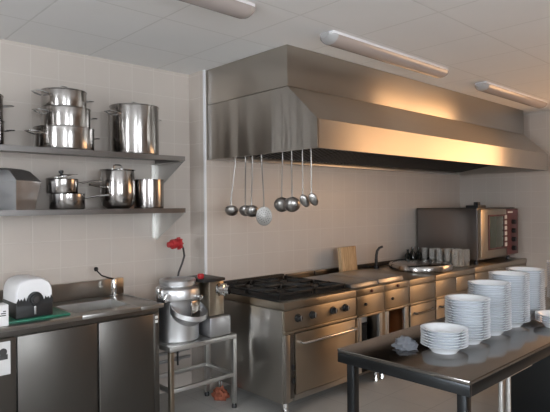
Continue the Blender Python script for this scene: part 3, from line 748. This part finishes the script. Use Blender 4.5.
part('lower_rail', MB().box(PX0+.004, PX0+.030, PF+.034, PB-.034, .25, .28, .003), M['steel_bright'], st)
part('lower_rail', MB().box(PX1-.030, PX1-.004, PF+.034, PB-.034, .25, .28, .003), M['steel_bright'], st)

mc = (2.225, 3.48)
pe = thing('potato_peeler', 'aluminium drum potato peeler with motor box on the low stand', 'potato peeler', (mc[0], mc[1], PT))
z = PT+.0005
part('drum', MB().lathe([(0, z), (.150, z), (.160, z+.012), (.160, z+.30), (.163, z+.305), (.166, z+.315), (0, z+.315)], 44, mat=T(*mc, 0)), M['alu'], pe)
part('collar', MB().lathe([(.0, z+.316), (.165, z+.316), (.168, z+.325), (.166, z+.385), (.158, z+.40), (.14, z+.41), (0, z+.41)], 44, mat=T(*mc, 0)), M['alu'], pe)
lid = part('lid', MB().lathe([(0, z+.411), (.128, z+.411), (.128, z+.418), (.138, z+.423), (.140, z+.45), (.132, z+.46), (.11, z+.462), (.10, z+.45), (0, z+.446)], 40, mat=T(*mc, 0)), M['alu'], pe)
part('lid_clip', MB().box(-.02, .02, -.012, .012, 0, .075, .004, mat=T(mc[0]-.17, mc[1]-.03, z+.33)), M['chrome'], pe)
part('side_handle', MB().tube([(mc[0]-.14, mc[1]-.09, z+.37), (mc[0]-.185, mc[1]-.13, z+.365), (mc[0]-.195, mc[1]-.13, z+.34), (mc[0]-.18, mc[1]-.12, z+.32), (mc[0]-.13, mc[1]-.085, z+.315)], .010, 10), M['chrome'], pe)
# discharge chute: curved scoop on the front
def scoop(r0, r1, z0, z1, a0, a1, n=14):
    b = MB(); rings = []
    for k in range(n+1):
        a = a0+(a1-a0)*k/n
        c, s = math.cos(a), math.sin(a)
        w = math.sin(PI*k/n)**.6
        zz = z1-(z1-z0)*w
        ro = r0+(r1-r0)*w
        rings.append([(mc[0]+c*r0*.98, mc[1]+s*r0*.98, zz-.055), (mc[0]+c*ro, mc[1]+s*ro, zz-.004), (mc[0]+c*ro, mc[1]+s*ro, zz+.03), (mc[0]+c*(ro-.008), mc[1]+s*(ro-.008), zz+.03), (mc[0]+c*(ro-.008), mc[1]+s*(ro-.008), zz+.006), (mc[0]+c*r0*.98, mc[1]+s*r0*.98, zz-.03)])
    return b.loft(rings)
part('discharge_chute', scoop(.158, .245, z+.165, z+.275, -PI*.80, -PI*.04), M['alu'], pe)
part('chute_door', MB().box(-.05, .05, -.008, .008, 0, .14, .006, mat=T(mc[0]+.05, mc[1]-.162, z+.165) @ RZ(.3)), M['pot'], pe)
part('door_catch', MB().lathe([(0, 0), (.02, 0), (.018, .03), (0, .034)], 16, mat=T(mc[0]+.085, mc[1]-.16, z+.33) @ RX(PI/2)), M['chrome'], pe)
mo = part('motor_box', MB().box(2.412, 2.555, 3.33, 3.60, z+.16, z+.425, .006), M['steel_front'], pe)
part('box_top', MB().box(2.35, 2.565, 3.32, 3.61, z+.426, z+.45, .006), M['black'], pe, label='black top cover')
part('switch_knob', MB().lathe([(0, 0), (.018, 0), (.026, .012), (.026, .03), (.018, .038), (0, .04)], 18, mat=T(2.385, 3.40, z+.4505)), M['red'], pe, label='red mushroom knob')
part('motor_base', MB().box(2.40, 2.60, 3.30, 3.62, z+.0, z+.155, .012), M['alu_dull'], pe)
part('drive_knob', MB().lathe([(0, 0), (.05, 0), (.05, .012), (.03, .015), (.03, .03), (.05, .034), (.05, .06), (.035, .066), (.035, .095), (0, .098)], 20, mat=T(2.50, 3.3295, z+.36) @ RX(PI/2) @ RY(.5)), M['chrome'], pe)

# black hose with a red connector
hs = thing('water_hose', 'black hose rising behind the potato peeler with a red connector end', 'hose', (2.37, 3.715, .29))
hp_ = [(2.37, 3.715, .30), (2.37, 3.715, .80), (2.375, 3.715, 1.0), (2.39, 3.715, 1.06), (2.42, 3.71, 1.13), (2.435, 3.70, 1.19), (2.425, 3.70, 1.25), (2.395, 3.69, 1.29), (2.35, 3.69, 1.296)]
part('hose_tube', MB().tube(hp_, .0085, 10), M['hose'], hs)
rc = MB(); rc.lathe([(0, 0), (.03, .0), (.042, .008), (.042, .03), (.03, .036), (.028, .055), (.04, .06), (.04, .085), (.026, .09), (.022, .12), (0, .12)], 20, mat=T(2.395, 3.69, 1.297) @ RY(-PI/2-.06))
for k in range(8):
    a = 2*PI*k/8
    rc.box(.034, .05, -.006, .006, .004, .034, .002, mat=T(2.395, 3.69, 1.297) @ RY(-PI/2-.06) @ RZ(a))
part('connector', rc, M['red'], hs, label='ribbed red connector')

# odds and ends below the stand
single('crumpled_rag', MB().blob((.06, .075, .055), 1.7, .5, 3, 2.0), M['rag'], 'crumpled red brown rag on the floor behind the peeler stand', 'rag', (2.665, 3.53, .0005))
for zz, lb in ((.42, 'topmost of three grey pipes on the wall behind the peeler stand'), (.34, 'middle grey pipe on the wall behind the peeler stand'), (.27, 'lowest grey pipe on the wall behind the peeler stand')):
    m = MB(); m.tube([(-.33, 0, 0), (.32, 0, 0)], .014, 12)
    for x in (-.2, .2): m.box(x-.012, x+.012, -.018, .0195, -.02, .02, .003)
    single('wall_pipe', m, M['alu_dull'], lb, 'pipe', (2.33, YL-.02, zz), 0, 'pipes on the wall behind the peeler stand')

# ------------------------------------------------------------------ camera, world, view
cam_d = bpy.data.cameras.new('camera'); cam = bpy.data.objects.new('camera', cam_d); C.objects.link(cam)
cam_d.sensor_width = 36; cam_d.lens = 530/550*36; cam_d.clip_start = .02
yaw = math.radians(43.1); roll = math.radians(.54); pitch = math.radians(-.09)
fwd = Vector((math.sin(yaw)*math.cos(pitch), math.cos(yaw)*math.cos(pitch), math.sin(pitch)))
right = Vector((math.cos(yaw), -math.sin(yaw), 0)); up = right.cross(fwd)
r2 = right*math.cos(roll)-up*math.sin(roll); u2 = up*math.cos(roll)+right*math.sin(roll)
mw = Matrix((( r2.x, u2.x, -fwd.x, 0), (r2.y, u2.y, -fwd.y, 0), (r2.z, u2.z, -fwd.z, 1.6), (0, 0, 0, 1)))
cam.matrix_world = mw
sc = bpy.context.scene; sc.camera = cam
w = bpy.data.worlds.new('world'); sc.world = w; w.use_nodes = True
w.node_tree.nodes['Background'].inputs[0].default_value = (.6, .7, .8, 1); w.node_tree.nodes['Background'].inputs[1].default_value = .5
vs = sc.view_settings; vs.view_transform = 'Standard'; vs.look = 'None'; vs.gamma = 1; vs.use_curve_mapping = False; vs.exposure = 0.36
sc.cycles.max_bounces = 10; sc.cycles.diffuse_bounces = 5
